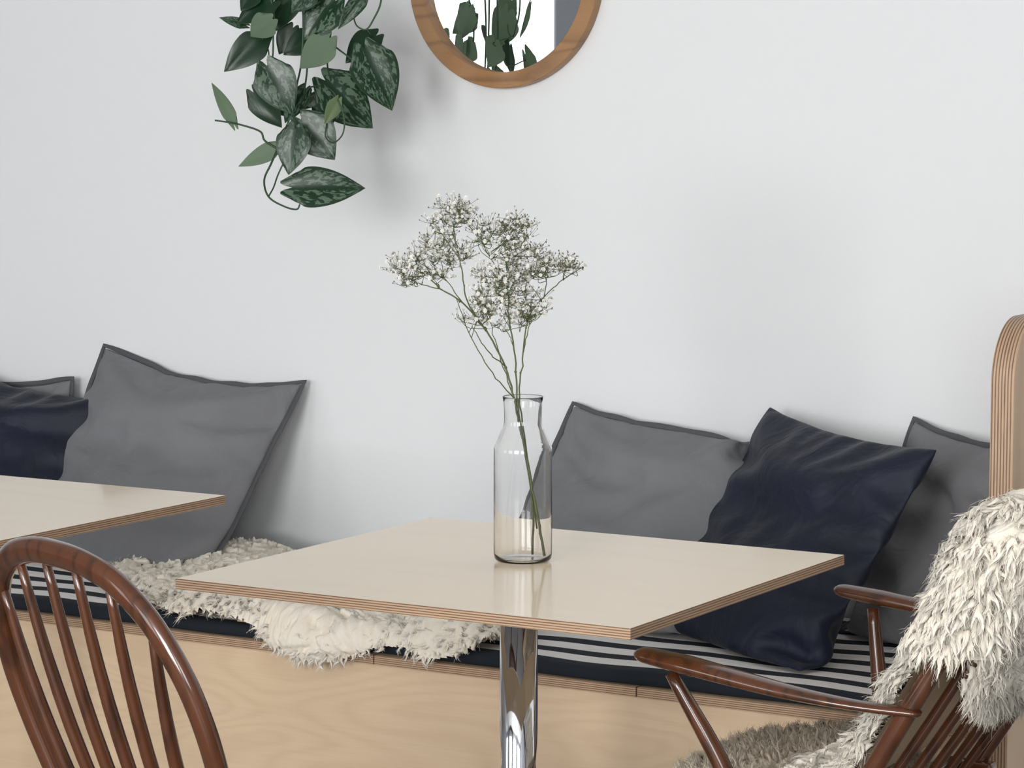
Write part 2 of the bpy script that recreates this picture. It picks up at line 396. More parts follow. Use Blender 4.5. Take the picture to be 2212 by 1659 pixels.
sprig([([(1176,1203,-.01),(1160,1110,-.006),(1140,1000,0),(1122,920,0),(1110,860,0),(1090,790,.005),(1050,715,.01),(1000,655,.01),(955,625,.01),(925,600,.01)],.0021,.0009),
       ([(1050,715,.01),(1010,650,0),(998,580,-.01),(985,520,-.01),(977,478,-.01)],.0012,.0006),
       ([(955,625,.01),(905,612,.02),(882,598,.02)],.0009,.0005),
       ([(1090,790,.005),(1050,750,-.02),(1020,700,-.03)],.0010,.0006),
       ([(1110,860,.005),(1060,800,-.01),(1015,720,-.01),(985,640,-.01)],.0010,.0006),
       ([(1000,655,.01),(960,600,0),(930,570,0)],.0008,.0005),
       ([(990,560,-.01),(960,560,0),(945,545,0)],.0008,.0005)],
      [(888,572,34,26,38,915,605,.6),(935,560,45,40,52,950,600,.75),(977,454,36,26,44,980,480,.6),(955,500,38,38,38,985,530,.7),(985,535,30,40,30,990,560,.5),(1030,675,34,28,34,1025,700,.6),(880,610,20,12,10,890,605,.2)],
      "leaning baby's breath sprig with dense white blossoms in the vase")
sprig([([(1150,1205,.012),(1150,1100,.008),(1135,980,.004),(1118,880,.0),(1113,780,-.005),(1100,690,-.01),(1095,600,-.01),(1090,528,-.01)],.0018,.0008),
       ([(1100,690,-.01),(1078,640,-.02),(1066,612,-.02)],.0009,.0005),
       ([(1118,880,0),(1085,790,.01),(1060,700,.015),(1050,660,.015)],.0009,.0005),
       ([(1098,620,-.01),(1060,560,0),(1040,520,0)],.0008,.0005),
       ([(1108,745,-.007),(1100,725,0),(1082,700,.01)],.0008,.0005)],
      [(1050,500,34,20,32,1045,525,.3),(1100,488,48,22,60,1090,528,.3),(1130,520,32,28,32,1095,545,.4),(1075,600,44,36,60,1075,620,.8),(1060,645,34,26,30,1055,665,.7),(1100,690,42,22,24,1085,705,.6),(1105,560,44,30,34,1095,590,.6)],
      "upright baby's breath sprig with many small buds in the vase")
sprig([([(1160,1150,.02),(1140,1000,.01),(1122,870,.004),(1128,780,.004),(1140,690,.01),(1175,640,.01),(1220,600,.01),(1258,578,.01)],.0014,.0006),
       ([(1140,690,.01),(1136,620,.02),(1148,575,.02)],.0009,.0005),
       ([(1175,640,.01),(1180,600,0),(1185,570,0)],.0008,.0005),
       ([(1130,760,.004),(1142,700,-.01),(1158,680,-.02)],.0009,.0005)],
      [(1190,565,42,24,40,1185,590,.5),(1240,570,24,13,18,1240,585,.15),(1150,565,34,34,34,1148,590,.65),(1150,655,38,24,36,1150,680,.55),(1115,620,30,30,26,1138,640,.6)],
      "branching baby's breath sprig spreading sideways in the vase")

# ---------------- pillows (cloth relaxation) ----------------
def sim(L_,center,yaw,lean,roll,V0,planes,steps=150,Ng=46,grav=3.0,seed=0,sag=0):
    rg=np.random.default_rng(seed)
    a=np.array([math.cos(yaw),math.sin(yaw),0]); n0=np.array([math.sin(yaw),-math.cos(yaw),0])
    b=math.cos(lean)*EZ-math.sin(lean)*n0; n=np.cross(a,b)
    a2=math.cos(roll)*a+math.sin(roll)*b; b2=-math.sin(roll)*a+math.cos(roll)*b; a,b=a2,b2
    lin=np.linspace(-.5,.5,Ng)*L_; U,V=np.meshgrid(lin,lin,indexing='ij')
    base=center+U[...,None]*a+V[...,None]*b
    un=2*U/L_; vn_=2*V/L_
    tgt=center+U[...,None]*a*.96+(V*.95-sag*np.clip(vn_,0,1)**2*(1-un**2)**1.0)[...,None]*b
    bul=.035*(1-un**2)*(1-vn_**2)
    P=np.stack([base+n*bul[...,None],base-n*bul[...,None]])
    lump=sum(rg.normal(0,.0045)*np.sin(un*rg.uniform(2,9)+vn_*rg.uniform(-9,9)+rg.uniform(0,6)) for _ in range(9))
    P[0,1:-1,1:-1]+=(n*lump[...,None])[1:-1,1:-1]
    P[:,1:-1,1:-1]+=rg.normal(0,.0010,P[:,1:-1,1:-1].shape)
    prev=P.copy(); d=L_/(Ng-1); dt=1/60.; K=7e5*(1.1e-4/(d*d))
    idx=np.arange(Ng)
    def con(A,B,rest,st,comp=False):
        dl=P[B]-P[A]; ln=np.sqrt((dl**2).sum(-1,keepdims=True))+1e-9
        e=(ln-rest)/ln
        if comp: e=np.minimum(e,0)
        c=dl*(.5*st*e); P[A]+=c; P[B]-=c
    s_=slice; al=s_(None)
    batches=[]
    for o in (0,1):
        ii=idx[o:Ng-1:2]
        batches.append(((al,s_(o,o+2*len(ii)-1,2)),(al,s_(o+1,o+2*len(ii),2)),d,1.0,False))
        batches.append(((al,al,s_(o,o+2*len(ii)-1,2)),(al,al,s_(o+1,o+2*len(ii),2)),d,1.0,False))
        q=math.sqrt(2)*d
        batches.append(((al,s_(o,o+2*len(ii)-1,2),s_(0,Ng-1)),(al,s_(o+1,o+2*len(ii),2),s_(1,Ng)),q,.35,False))
        batches.append(((al,s_(o,o+2*len(ii)-1,2),s_(1,Ng)),(al,s_(o+1,o+2*len(ii),2),s_(0,Ng-1)),q,.35,False))
    bend=[]
    for m_ in (0,1):
        ii=np.array([i for i in range(Ng-3) if (i//3)%2==m_])
        bend.append(((al,ii),(al,ii+3),3*d,.10,True)); bend.append(((al,al,ii),(al,al,ii+3),3*d,.10,True))
    bd=np.zeros((Ng,Ng),bool); bd[0]=bd[-1]=bd[:,0]=bd[:,-1]=True
    for s in range(steps):
        dU=np.gradient(P,axis=1); dV=np.gradient(P,axis=2); ar=np.cross(dU,dV); ar[1]*=-1
        vol=((P-center)*ar).sum()/3
        p=K*max(0,(V0-vol)/V0)
        vel=(P-prev)*.95; prev=P.copy()
        dev=tgt-(P[0]+P[1])*.5; on=(dev@n)[...,None]*n; ip=dev-on
        P=P+vel+(p*ar+np.array([0,0,-grav])+(on*90+ip*60)[None])*dt*dt
        for it in range(9):
            for bt in batches: con(*bt)
            if it%3==0:
                for bt in bend: con(*bt)
            av=(P[0][bd]+P[1][bd])*.5; P[0][bd]=av; P[1][bd]=av
            for nr,dd in planes:
                nr=np.array(nr,float); sd=P@nr-dd; mk=sd<0
                if mk.any():
                    P[mk]-=sd[mk][:,None]*nr
                    if it==8: prev[mk]=P[mk]*.5+prev[mk]*.5
    for _ in range(1):
        Q=P.copy(); Q[:,1:-1,1:-1]=.5*P[:,1:-1,1:-1]+.125*(P[:,2:,1:-1]+P[:,:-2,1:-1]+P[:,1:-1,2:]+P[:,1:-1,:-2]); P=Q
    gap=((P[0]-P[1])@n); low=np.maximum(0,.002-gap)*(~bd)
    P[0]+=n*(low*.5)[...,None]; P[1]-=n*(low*.5)[...,None]
    return P,n,a,b
def pillow(name,L_,bot,yaw,lean,roll,V0,mat,trim,label,extra=(),seed=0,group=None,steps=120,grav=2.0,sag=.03):
    yaw,lean,roll=map(math.radians,(yaw,lean,roll))
    n0=np.array([math.sin(yaw),-math.cos(yaw),0]); b=math.cos(lean)*EZ-math.sin(lean)*n0
    center=np.array(bot,float)+b*L_/2
    planes=[((0,0,1),CTOP+.006),((0,-1,0),-(WALLY-.006))]+list(extra)
    P,n,a,b=sim(L_,center,yaw,lean,roll,V0*L_**3,planes,seed=seed,steps=steps,grav=grav,sag=sag)
    Ng=P.shape[1]; base=np.array([bot[0],bot[1],CTOP+.003])
    loop=[(i,0) for i in range(Ng)]+[(Ng-1,j) for j in range(1,Ng)]+[(i,Ng-1) for i in range(Ng-2,-1,-1)]+[(0,j) for j in range(Ng-2,0,-1)]
    m_=len(loop); li=np.array(loop); C=P[0][li[:,0],li[:,1]]
    corner=np.array([i in(0,Ng-1) and j in (0,Ng-1) for i,j in loop])
    for _ in range(5):
        C2=.5*C+.25*(np.roll(C,1,0)+np.roll(C,-1,0)); C=np.where(corner[:,None],C,C2)
    P[0][li[:,0],li[:,1]]=C; P[1][li[:,0],li[:,1]]=C
    idm=np.zeros((2,Ng,Ng),int); vs=[]
    for s in range(2):
        for i in range(Ng):
            for j in range(Ng):
                e=i in(0,Ng-1) or j in(0,Ng-1)
                if s==1 and e: idm[s,i,j]=idm[0,i,j]
                else: idm[s,i,j]=len(vs); vs.append(P[s,i,j]-base)
    fs=[]
    for i in range(Ng-1):
        for j in range(Ng-1):
            fs.append((idm[0,i,j],idm[0,i+1,j],idm[0,i+1,j+1],idm[0,i,j+1]))
            fs.append((idm[1,i,j],idm[1,i,j+1],idm[1,i+1,j+1],idm[1,i+1,j]))
    mb=MB(); mb.add(vs,fs); o=obj(name,mb,[mat],loc=tuple(base),sub=1)
    if trim is not None:
        w_=.008; O1=[];NN=[]
        for q,(i,j) in enumerate(loop):
            c=C[q]; i2=min(max(i,3),Ng-4); j2=min(max(j,3),Ng-4)
            inn=(P[0,i2,j2]+P[1,i2,j2])/2; o1=c-inn; o1/=np.linalg.norm(o1)+1e-9
            t=C[(q+1)%m_]-C[q-1]; t/=np.linalg.norm(t)+1e-9
            nn=np.cross(t,o1); nn/=np.linalg.norm(nn)+1e-9; O1.append(o1); NN.append(nn)
        O1=np.array(O1);NN=np.array(NN)
        for _ in range(4):
            O1=.5*O1+.25*(np.roll(O1,1,0)+np.roll(O1,-1,0)); NN=.5*NN+.25*(np.roll(NN,1,0)+np.roll(NN,-1,0))
        ring=[]
        for q in range(m_):
            for (x,y) in ((-.003,.0014),(w_*.6,.0014),(w_,.0007),(w_,-.0007),(w_*.6,-.0014),(-.003,-.0014)):
                p_=C[q]+O1[q]*x+NN[q]*y-base
                p_[2]=max(p_[2],.001); p_[1]=min(p_[1],WALLY-.002-base[1]); ring.append(p_)
        f=[]
        for q in range(m_):
            for k in range(6):
                f.append((q*6+k,q*6+(k+1)%6,((q+1)%m_)*6+(k+1)%6,((q+1)%m_)*6+k))
        mb=MB(); mb.add(ring,f); tr=obj('edge_trim',mb,[trim],o)
    tag(o,label,'cushion',group); return o
G='scatter cushions along the bench'
lp=M['linen']; lt=M['linen_trim']; vv=M['velvet']
pillow('cushion',.585,(-3.545,4.29,CTOP-.03),0,35,-6,.15,lp,lt,'large grey linen cushion with flanged edge beside the sheepskin',seed=1,group=G,sag=.04)
pillow('cushion',.55,(-2.35,4.26,CTOP-.03),0,39,-3,.14,lp,lt,'wrinkled grey linen cushion leaning on wall next to navy cushion',seed=2,group=G,extra=[((-.94,-.34,0),(-.94*-2.08-.34*4.3))],sag=.03)
pillow('cushion',.52,(-2.065,4.19,CTOP-.01),-27,33,-4,.145,vv,None,'navy velvet cushion leaning between two grey cushions on striped mat',seed=3,group=G,sag=.015)
pillow('cushion',.47,(-1.75,4.36,CTOP-.01),-24,23,0,.13,lp,lt,'grey linen cushion tucked against the plywood end panel',seed=9,group=G,extra=[((-1,0,0),-(PX-.012)*1.0)])
pillow('cushion',.53,(-3.98,4.25,CTOP-.02),0,37,-8,.145,vv,None,'dark navy velvet cushion with another grey cushion behind it',seed=15,group=G)
pillow('cushion',.44,(-4.07,4.51,CTOP-.03),0,10,0,.05,lp,lt,'grey linen cushion mostly hidden behind a navy velvet cushion',seed=6,group=G,extra=[((0,1,0),4.42)])

# ---------------- fleece ----------------
def tufts(u0,u1,v0,v1,g,n,flow,l,w,h):
    """height field of overlapping tapered wool locks on a u,v surface patch (metres)"""
    nu=int((u1-u0)/g)+1; nv=int((v1-v0)/g)+1
    U=u0+np.arange(nu)*g; V=v0+np.arange(nv)*g
    Hm=np.zeros((nu,nv)); Tp=np.zeros((nu,nv)); Id=np.zeros((nu,nv))
    cu=rng.uniform(u0-l,u1+l,n); cv=rng.uniform(v0-l,v1+l,n); fa=flow(cu,cv)+rng.normal(0,.38,n)
    ll=l*rng.uniform(.7,1.3,n); ww=w*rng.uniform(.7,1.3,n); hh_=h*rng.uniform(.6,1.15,n); cr=rng.normal(0,1,n); idn=rng.random(n); ph=rng.random(n)*6.28
    for k in range(n):
        R_=ll[k]
        i0=max(0,int((cu[k]-R_-u0)/g)); i1=min(nu,int((cu[k]+R_-u0)/g)+2); j0=max(0,int((cv[k]-R_-v0)/g)); j1=min(nv,int((cv[k]+R_-v0)/g)+2)
        if i0>=i1 or j0>=j1: continue
        du=U[i0:i1,None]-cu[k]; dv=V[None,j0:j1]-cv[k]; c,s=math.cos(fa[k]),math.sin(fa[k])
        a=(du*c+dv*s)/R_; b=-du*s+dv*c
        a=(a+.35)/1.3; b=b-cr[k]*.35*R_*(a-.3)**2
        ac=np.clip(a,0,1); wa=ww[k]*(np.sqrt(ac)*(1-ac)**.75*1.75)+1e-5
        bb=b/wa; ok=(a>0)&(a<1)&(np.abs(bb)<1)
        hv=np.where(ok,hh_[k]*(.35+.65*ac)*(np.clip(1-bb*bb,0,1))**.45+.0007*np.sin(b*2600+ph[k]+ac*3)*ok*np.clip(1-bb*bb,0,1),0)
        sub=Hm[i0:i1,j0:j1]; m=hv>sub
        sub[m]=hv[m]; Tp[i0:i1,j0:j1][m]=ac[m]; Id[i0:i1,j0:j1][m]=idn[k]
    return U,V,Hm,Tp,Id
def patch(mask,P,Tp,Id):
    nu,nv=mask.shape; ids=-np.ones((nu,nv),int)
    fm=mask[:-1,:-1]&mask[1:,:-1]&mask[1:,1:]&mask[:-1,1:]
    use=np.zeros_like(mask); use[:-1,:-1]|=fm; use[1:,:-1]|=fm; use[1:,1:]|=fm; use[:-1,1:]|=fm
    ids[use]=np.arange(use.sum()); ii,jj=np.nonzero(fm)
    F=np.stack([ids[ii,jj],ids[ii+1,jj],ids[ii+1,jj+1],ids[ii,jj+1]],1)
    at=np.stack([.35+.65*Tp[use],Id[use],0*Id[use]],1)
    return P[use],F,at
def strips(P0,P1,P2,A,B,ph,radf,nr,sides,amp,clampfn,ridge=0):
    n=len(P0); V=np.zeros((n,nr,sides,3)); at=np.zeros((n,nr,sides,3),np.float32); rr=rng.random(n); rph=rng.random((n,1))*6.28
    for i,t in enumerate(np.linspace(0,1,nr)):
        p=(1-t)**2*P0+2*t*(1-t)*P1+t*t*P2+A*np.sin(t*7+ph)*amp*t+B*np.cos(t*6+ph)*amp*.8*t
        if clampfn is not None: p=clampfn(p)
        r_=radf(t)
        for k in range(sides):
            an=2*math.pi*k/sides; rm=r_*(1+ridge*np.sin(an*3+rph+t*2))
            V[:,i,k]=p+A*math.cos(an)*rm+B*math.sin(an)*rm
        at[:,i,:,0]=.4+.6*t; at[:,i,:,1]=rr[:,None]
    q=[]
    for i in range(nr-1):
        for k in range(sides):
            k2=(k+1)%sides; q.append((i*sides+k,i*sides+k2,(i+1)*sides+k2,(i+1)*sides+k))
    q=np.array(q); F=(q[None]+np.arange(n)[:,None,None]*nr*sides).reshape(-1,4)
    return V.reshape(-1,3),F,at.reshape(-1,3)
def fibres(name,roots,nrm,ln,comb,mat,parent,S=7,rad=.0005,spread=.004,droop=.15,rand=.28,lock=.003,clampfn=None,amp=.0025,nw=.4):
    K=len(roots)
    nrm=nrm/np.linalg.norm(nrm,axis=1)[:,None]
    d=nrm*nw+comb+rng.normal(0,rand,(K,3)); d/=np.linalg.norm(d,axis=1)[:,None]
    dn=(d*nrm).sum(1,keepdims=True); d=d+nrm*np.maximum(0,.15-dn); d/=np.linalg.norm(d,axis=1)[:,None]
    tipl=roots+d*ln[:,None]; tipl[:,2]-=droop*ln
    midl=roots+(nrm*.5+d*.5)*ln[:,None]*.6
    T=tipl-roots; T/=np.linalg.norm(T,axis=1)[:,None]; rv=rng.normal(0,1,(K,3)); A=np.cross(T,rv); A/=np.linalg.norm(A,axis=1)[:,None]+1e-9; B=np.cross(T,A)
    ph=rng.random(K)[:,None]*6.28; lr=rng.uniform(.65,1.25,K)[:,None]*lock
    V1,F1,a1=strips(roots,midl,tipl,A,B,ph,lambda t:lr*(.75+.25*math.sin(math.pi*min(1,t*1.25)))*(1-t**1.4*.97),7,7,amp,clampfn,ridge=.14)
    rp=lambda x:np.repeat(x,S,0)
    R0=rp(roots)+rng.normal(0,spread,(K*S,3)); R1=rp(midl)+rng.normal(0,spread*.95,(K*S,3)); R2=rp(tipl)+rng.normal(0,spread*.8,(K*S,3))
    R2=R1+(R2-R1)*rng.uniform(.75,1.15,(K*S,1))
    V2,F2,a2=strips(R0,R1,R2,rp(A),rp(B),rp(ph),lambda t:rad*(1-.7*t),5,3,amp,clampfn)
    N1=np.repeat(nrm*.95+d*.25,49,0); N2=np.repeat(rp(nrm*.95+d*.25),15,0)
    F2=F2+len(V1)
    o=fastmesh(name,np.vstack([V1,V2]),np.vstack([F1,F2]),mat,parent,{'tip':np.vstack([a1,a2]),'pile':np.vstack([N1,N2])}); o['kind']='stuff'
    return o
def inpoly(P,poly):
    x,y=P[:,0],P[:,1]; ins=np.zeros(len(P),bool); j=len(poly)-1
    for i in range(len(poly)):
        xi,yi=poly[i]; xj,yj=poly[j]
        c=((yi>y)!=(yj>y))&(x<(xj-xi)*(y-yi)/(yj-yi+1e-12)+xi); ins^=c; j=i
    return ins
poly=[(-3.48,4.28),(-3.45,4.40),(-3.36,4.48),(-3.24,4.52),(-3.12,4.48),(-2.95,4.38),(-2.80,4.32),(-2.63,4.28),(-2.48,4.20),(-2.41,4.10),(-2.40,4.01),(-2.43,3.965),(-2.49,3.948),(-2.54,3.948),(-2.585,3.955),(-2.635,3.950),(-2.68,3.935),(-2.73,3.918),(-2.80,3.915),(-2.86,3.93),(-2.90,3.955),(-2.97,3.965),(-3.03,3.965),(-3.10,3.96),(-3.17,3.99),(-3.24,4.04),(-3.33,4.09),(-3.43,4.16)]
poly=catmull(poly+[poly[0]],140)[:-1]
EDGE=BF+.006; ZT=CTOP+.003
def pdist(P):
    out=np.zeros(len(P))
    for i in range(0,len(P),20000):
        out[i:i+20000]=np.sqrt(((P[i:i+20000,None,:]-poly[None])**2).sum(2)).min(1)
    return out
RB=.022
def drape(P,off=0.0):
    # sheet lying on the mat, rolling over the bench edge with radius RB
    x,y=P[:,0],P[:,1]; und=np.maximum(.010*np.sin(x*11+y*7)+.007*np.sin(x*23-y*15)+.012,0)
    s=EDGE+RB*.4-y; ang=np.clip(s/RB,0,math.pi/2); hang=np.maximum(0,s-RB*math.pi/2)
    py=np.where(s>0,EDGE+RB*.4-RB*np.sin(ang),y); pz=ZT+und*np.clip(1-s/.03,0,1)-np.where(s>0,RB*(1-np.cos(ang))+hang,0)
    nn=np.stack([0*x,-np.sin(ang),np.cos(ang)],1)
    out=np.stack([x,py-.006*(s>0)*np.sin(ang),pz],1)
    return out+nn*(np.asarray(off).reshape(-1,1) if np.ndim(off) else off),nn
org=np.array([-2.9,4.2,CTOP])
skin=empty('sheepskin_throw',tuple(org))
flow=lambda u,v:-math.pi/2+1.1*np.sin(u*6+v*5)+.6*np.sin(u*13-v*9)+(np.clip((v-4.2)/.2,-1,1)*.8)
U,V,Hm,Tp,Id=tufts(-3.6,-2.25,3.86,4.62,.0019,6600,flow,.032,.0115,.014)
gx,gy=np.meshgrid(U,V,indexing='ij'); pts=np.stack([gx.ravel(),gy.ravel()],1); ins=inpoly(pts,poly)
P3=np.zeros((len(pts),3)); dd=pdist(pts[ins]); tap=np.clip(dd/.035,0,1)**.5
P3[ins],_=drape(pts[ins],.001+tap*(.020+Hm.ravel()[ins]))
mask=ins.reshape(gx.shape); P3=P3.reshape(gx.shape+(3,))-org
pv,pf,pa=patch(mask,P3,Tp,Id)
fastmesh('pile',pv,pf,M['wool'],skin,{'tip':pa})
g=.012; xs=np.arange(-3.6,-2.25,g); ys=np.arange(3.88,4.6,g); gx,gy=np.meshgrid(xs,ys,indexing='ij'); pts=np.stack([gx.ravel(),gy.ravel()],1)
ins=inpoly(pts,poly).reshape(gx.shape); dp,_=drape(pts,0); mb=MB(); ids=-np.ones(gx.shape,int); vs=[]; fs=[]
for i in range(len(xs)-1):
    for j in range(len(ys)-1):
        if ins[i,j] and ins[i+1,j] and ins[i,j+1] and ins[i+1,j+1]:
            q=[]
            for (a,b_) in ((i,j),(i+1,j),(i+1,j+1),(i,j+1)):
                if ids[a,b_]<0: ids[a,b_]=len(vs); vs.append(dp[a*len(ys)+b_]-org)
                q.append(ids[a,b_])
            fs.append(tuple(q))
mb.add(vs,fs); obj('hide',mb,[M['hide']],skin)
cand=np.stack([rng.uniform(-3.6,-2.25,30000),rng.uniform(3.86,4.6,30000)],1); cand=cand[inpoly(cand,poly)]; dd=pdist(cand)
keep=(dd<.025)&(rng.random(len(cand))<.40)|(rng.random(len(cand))<.05); cand=cand[keep]; dd=dd[keep]
rp,rn=drape(cand,.016*np.clip(dd/.03,0,1)+.002)
eps=.004; gxd=(pdist(cand+[eps,0])-dd)/eps; gyd=(pdist(cand+[0,eps])-dd)/eps
comb=np.zeros((len(cand),3)); ew=np.clip(1-dd/.03,0,1); comb[:,0]=-gxd*ew*.8; comb[:,1]=-gyd*ew*.8*(cand[:,1]>EDGE); comb[:,2]=gyd*-ew*.8*(cand[:,1]<=EDGE)
fa=flow(cand[:,0],cand[:,1]); comb[:,0]+=np.cos(fa)*.7*(1-ew); comb[:,1]+=np.sin(fa)*.7*(1-ew)
def cl1(p):
    q=p.copy(); over=(q[:,1]+org[1]>EDGE-.002); q[:,2]=np.where(over,np.maximum(q[:,2],.004),q[:,2]); return q
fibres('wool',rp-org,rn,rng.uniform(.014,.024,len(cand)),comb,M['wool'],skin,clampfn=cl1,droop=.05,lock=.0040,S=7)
tag(skin,'cream sheepskin spread over striped seat mat and bench edge','sheepskin','sheepskin throws')

# ---------------- hanging plant ----------------
PO=np.array([-3.04,4.26,0])
PS=.000895
def pp(u,v,d=0): return ER*((u-620)*PS)+EH*d+EZ*(1.633-.000888*v)
plant=empty('hanging_plant',(PO[0],PO[1],1.80))
PB=np.array([0,0,-1.80])
lf=MB(); vn=MB()
tq=[0,.1,.28,.5,.7,.85,.95,1]; wq=[.62,.92,1,.88,.62,.33,.12,0]
def leaf(base,tip,W,nrm,curl=.12,fold=.18,young=False,plain=False):
    base=np.array(base);tip=np.array(tip); d=tip-base; Ln=np.linalg.norm(d); d/=Ln
    nrm=nrm-nrm.dot(d)*d; nrm/=np.linalg.norm(nrm); sd=np.cross(d,nrm)
    nt_,ns=17,13; vid=rng.random()*.65+.33 if not plain else .1*rng.random(); V=[];A=[]; bendx=rng.uniform(-.12,.12)
    wt=catmull([(a,b) for a,b in zip(tq,wq)],60)
    for lay in (0,-.0008):
        for i in range(nt_):
            t=i/(nt_-1); w=max(0,np.interp(t,wt[:,0],wt[:,1]))*W/2
            for j in range(ns):
                s=-1+2*j/(ns-1)
                y=Ln*t-Ln*.18*(1-t)**4*math.sin(math.pi*abs(s)**.85)+Ln*.10*(1-t)**6*abs(s)**3
                z=fold*(math.sqrt(s*s+.01)-.1)*w-curl*Ln*(t*t-.2*t)+.008*W*math.sin(t*7+s*4+vid*30)-.6*fold*w*s*s
                V.append(base+d*y+sd*(s*w+bendx*Ln*t*(1-t))+nrm*(z+lay)); A.append((s,t,vid))
    F=[];mi=[]; o=nt_*ns
    for i in range(nt_-1):
        for j in range(ns-1):
            q=(i*ns+j,i*ns+j+1,(i+1)*ns+j+1,(i+1)*ns+j)
            F.append(q[::-1]); mi.append(2 if young else 0); F.append(tuple(x+o for x in q)); mi.append(2 if young else 1)
    lf.add(V,F,mi,A)
def vine(pts,r=(.0022,.0016)):
    P=[pp(*p)+PB for p in pts]; vn.add(*tube(catmull(P,len(pts)*7),list(r),7,ends=False))
LV=[((634,400),(789,397),86,-.06,.2,''),((598,312),(513,356),38,0,.7,'b'),((640,275),(624,372),74,-.05,-.2,''),((652,255),(722,340),94,-.02,.2,''),
((733,212),(706,264),32,-.07,.5,'y'),((700,170),(806,267),110,.02,.2,''),((500,262),(461,171),32,.02,.7,'b'),((545,196),(602,273),62,.02,.6,'p'),
((582,140),(636,243),88,-.05,.1,''),((790,105),(849,233),100,-.03,-.1,''),((808,72),(742,125),66,.05,.3,'p'),((568,78),(486,149),66,.0,-.3,'p'),
((712,80),(652,148),66,-.03,.5,'pb'),((672,72),(610,112),56,.04,.2,'p'),((725,0),(655,80),86,-.02,.2,''),((590,0),(508,42),62,.0,.3,'p'),((528,50),(474,33),22,.03,.5,''),
((790,-14),(734,62),36,-.04,.5,''),((628,55),(598,112),52,.05,.2,'p'),((590,40),(545,78),56,-.03,.2,'pb'),((632,-12),(588,62),60,.03,-.3,'p'),((668,196),(640,232),46,.04,.4,''),
((555,-20),(520,18),46,.0,.3,'p'),((680,-30),(628,24),62,-.05,.2,''),((575,200),(612,245),50,.05,.3,'p'),
((700,200),(690,290),60,.05,.2,''),((665,250),(700,310),66,.03,.3,'p'),((655,190),(612,260),56,.01,.5,''),
((560,-90),(500,-50),60,.04,.3,''),((640,-140),(700,-90),64,.0,.1,'')]
for (b_,t_,W,dep,yw,fl) in LV:
    B0=pp(*b_,dep)+PB; T0=pp(*t_,dep+rng.uniform(-.025,.012))+PB
    nr=-EH+ER*(yw*rng.choice([-1,1]))+EZ*.3
    if 'b' in fl: nr=EH+ER*yw*.5+EZ*.15
    leaf(B0,T0,W*PS*1.06,nr,curl=rng.uniform(.06,.20),fold=rng.uniform(.12,.35),young='y' in fl,plain='p' in fl)
vine([(640,-190),(648,-60,.0),(655,40),(650,130),(640,180),(628,240),(612,280),(600,312)])
vine([(600,312),(585,350,-.02),(571,385,-.03),(582,420,-.05),(615,440,-.06),(642,447,-.06),(650,436,-.06)])
vine([(614,345,-.03),(600,375,-.03),(592,400,-.04),(583,418,-.05)],(.0016,.0016))
vine([(598,318),(570,300),(560,280),(520,266),(488,260,.02),(460,256,.02)])
vine([(680,-190),(672,-40),(668,60),(662,150),(656,200),(668,185),(700,180,.02)])
vine([(655,200),(650,230),(652,258,-.02)],(.0018,.0014))
vine([(733,212,-.07),(746,250,-.07),(743,285,-.07),(722,304,-.06),(704,290,-.04),(706,262,-.03)],(.0016,.0012))
vine([(700,180,.02),(720,195,-.03),(733,212,-.07)],(.0016,.0013))
vine([(800,-190),(822,-60),(822,0),(806,38),(790,60),(770,52),(762,30)],(.0022,.0014))
vine([(720,-190),(712,-40),(714,60),(706,130),(712,170,.02)])
vine([(714,90),(740,110),(770,130),(790,114,-.03)],(.0018,.0014))
vine([(570,-170),(560,-60),(590,10),(590,80),(588,120),(584,140,-.05)])
vine([(566,78),(580,110),(572,160),(548,192,.02)],(.0017,.0013))
vine([(600,140),(612,180),(645,275,-.05)],(.0016,.0013))
vine([(790,60),(800,75,.05),(808,84,.05)],(.0014,.0012))
obj('foliage',lf,[M['leaf'],M['leafback'],M['newleaf']],plant,attr='luv')
obj('vine',vn,[M['vine']],plant)
potr=lathe([(0,0),(.075,0),(.085,.01),(.11,.15),(.113,.155),(.105,.155),(.1,.14),(0,.14)],48)
part('pot',potr,M['pot'],plant); part('soil',lathe([(0,.143),(.102,.143),(.101,.135),(0,.135)],32),M['soil'],plant)
mb=MB()
for k in range(3):
    a=k*2.094; mb.add(*tube([(.112*math.cos(a),.112*math.sin(a),.15),(.05*math.cos(a),.05*math.sin(a),.55),(0,0,.95)],.002,6))
mb.add(*tube([(0,0,.94),(0,0,1.099)],.003,6,ends=False))
obj('cord',mb,[M['cord']],plant)
tag(plant,'trailing silver-marked satin vine in a hanging pot near the mirror','plant')

# ---------------- mirror ----------------
mir=empty('wall_mirror',(-2.76,WALLY,1.686-.215))
def ringxz(prof,seg=128):
    vs,fs=lathe(prof,seg,True); return [(x,-z,y+.215) for x,y,z in vs],[f[::-1] for f in fs]
part('frame',ringxz([(.1855,.002),(.2165,.002),(.2175,.003),(.2175,.0245),(.2165,.0255),(.1865,.0255),(.1855,.0245),(.1855,.012)]),M['oak'],mir,smooth=False)
vs,fs=lathe([(0,.006),(.186,.006),(.186,.003),(0,.003)],96); part('mirror_pane',([(x,-z,y+.215) for x,y,z in vs],fs),M['mirror'],mir,smooth=False)
tag(mir,'round wall mirror in oak frame reflecting window and plant','mirror')

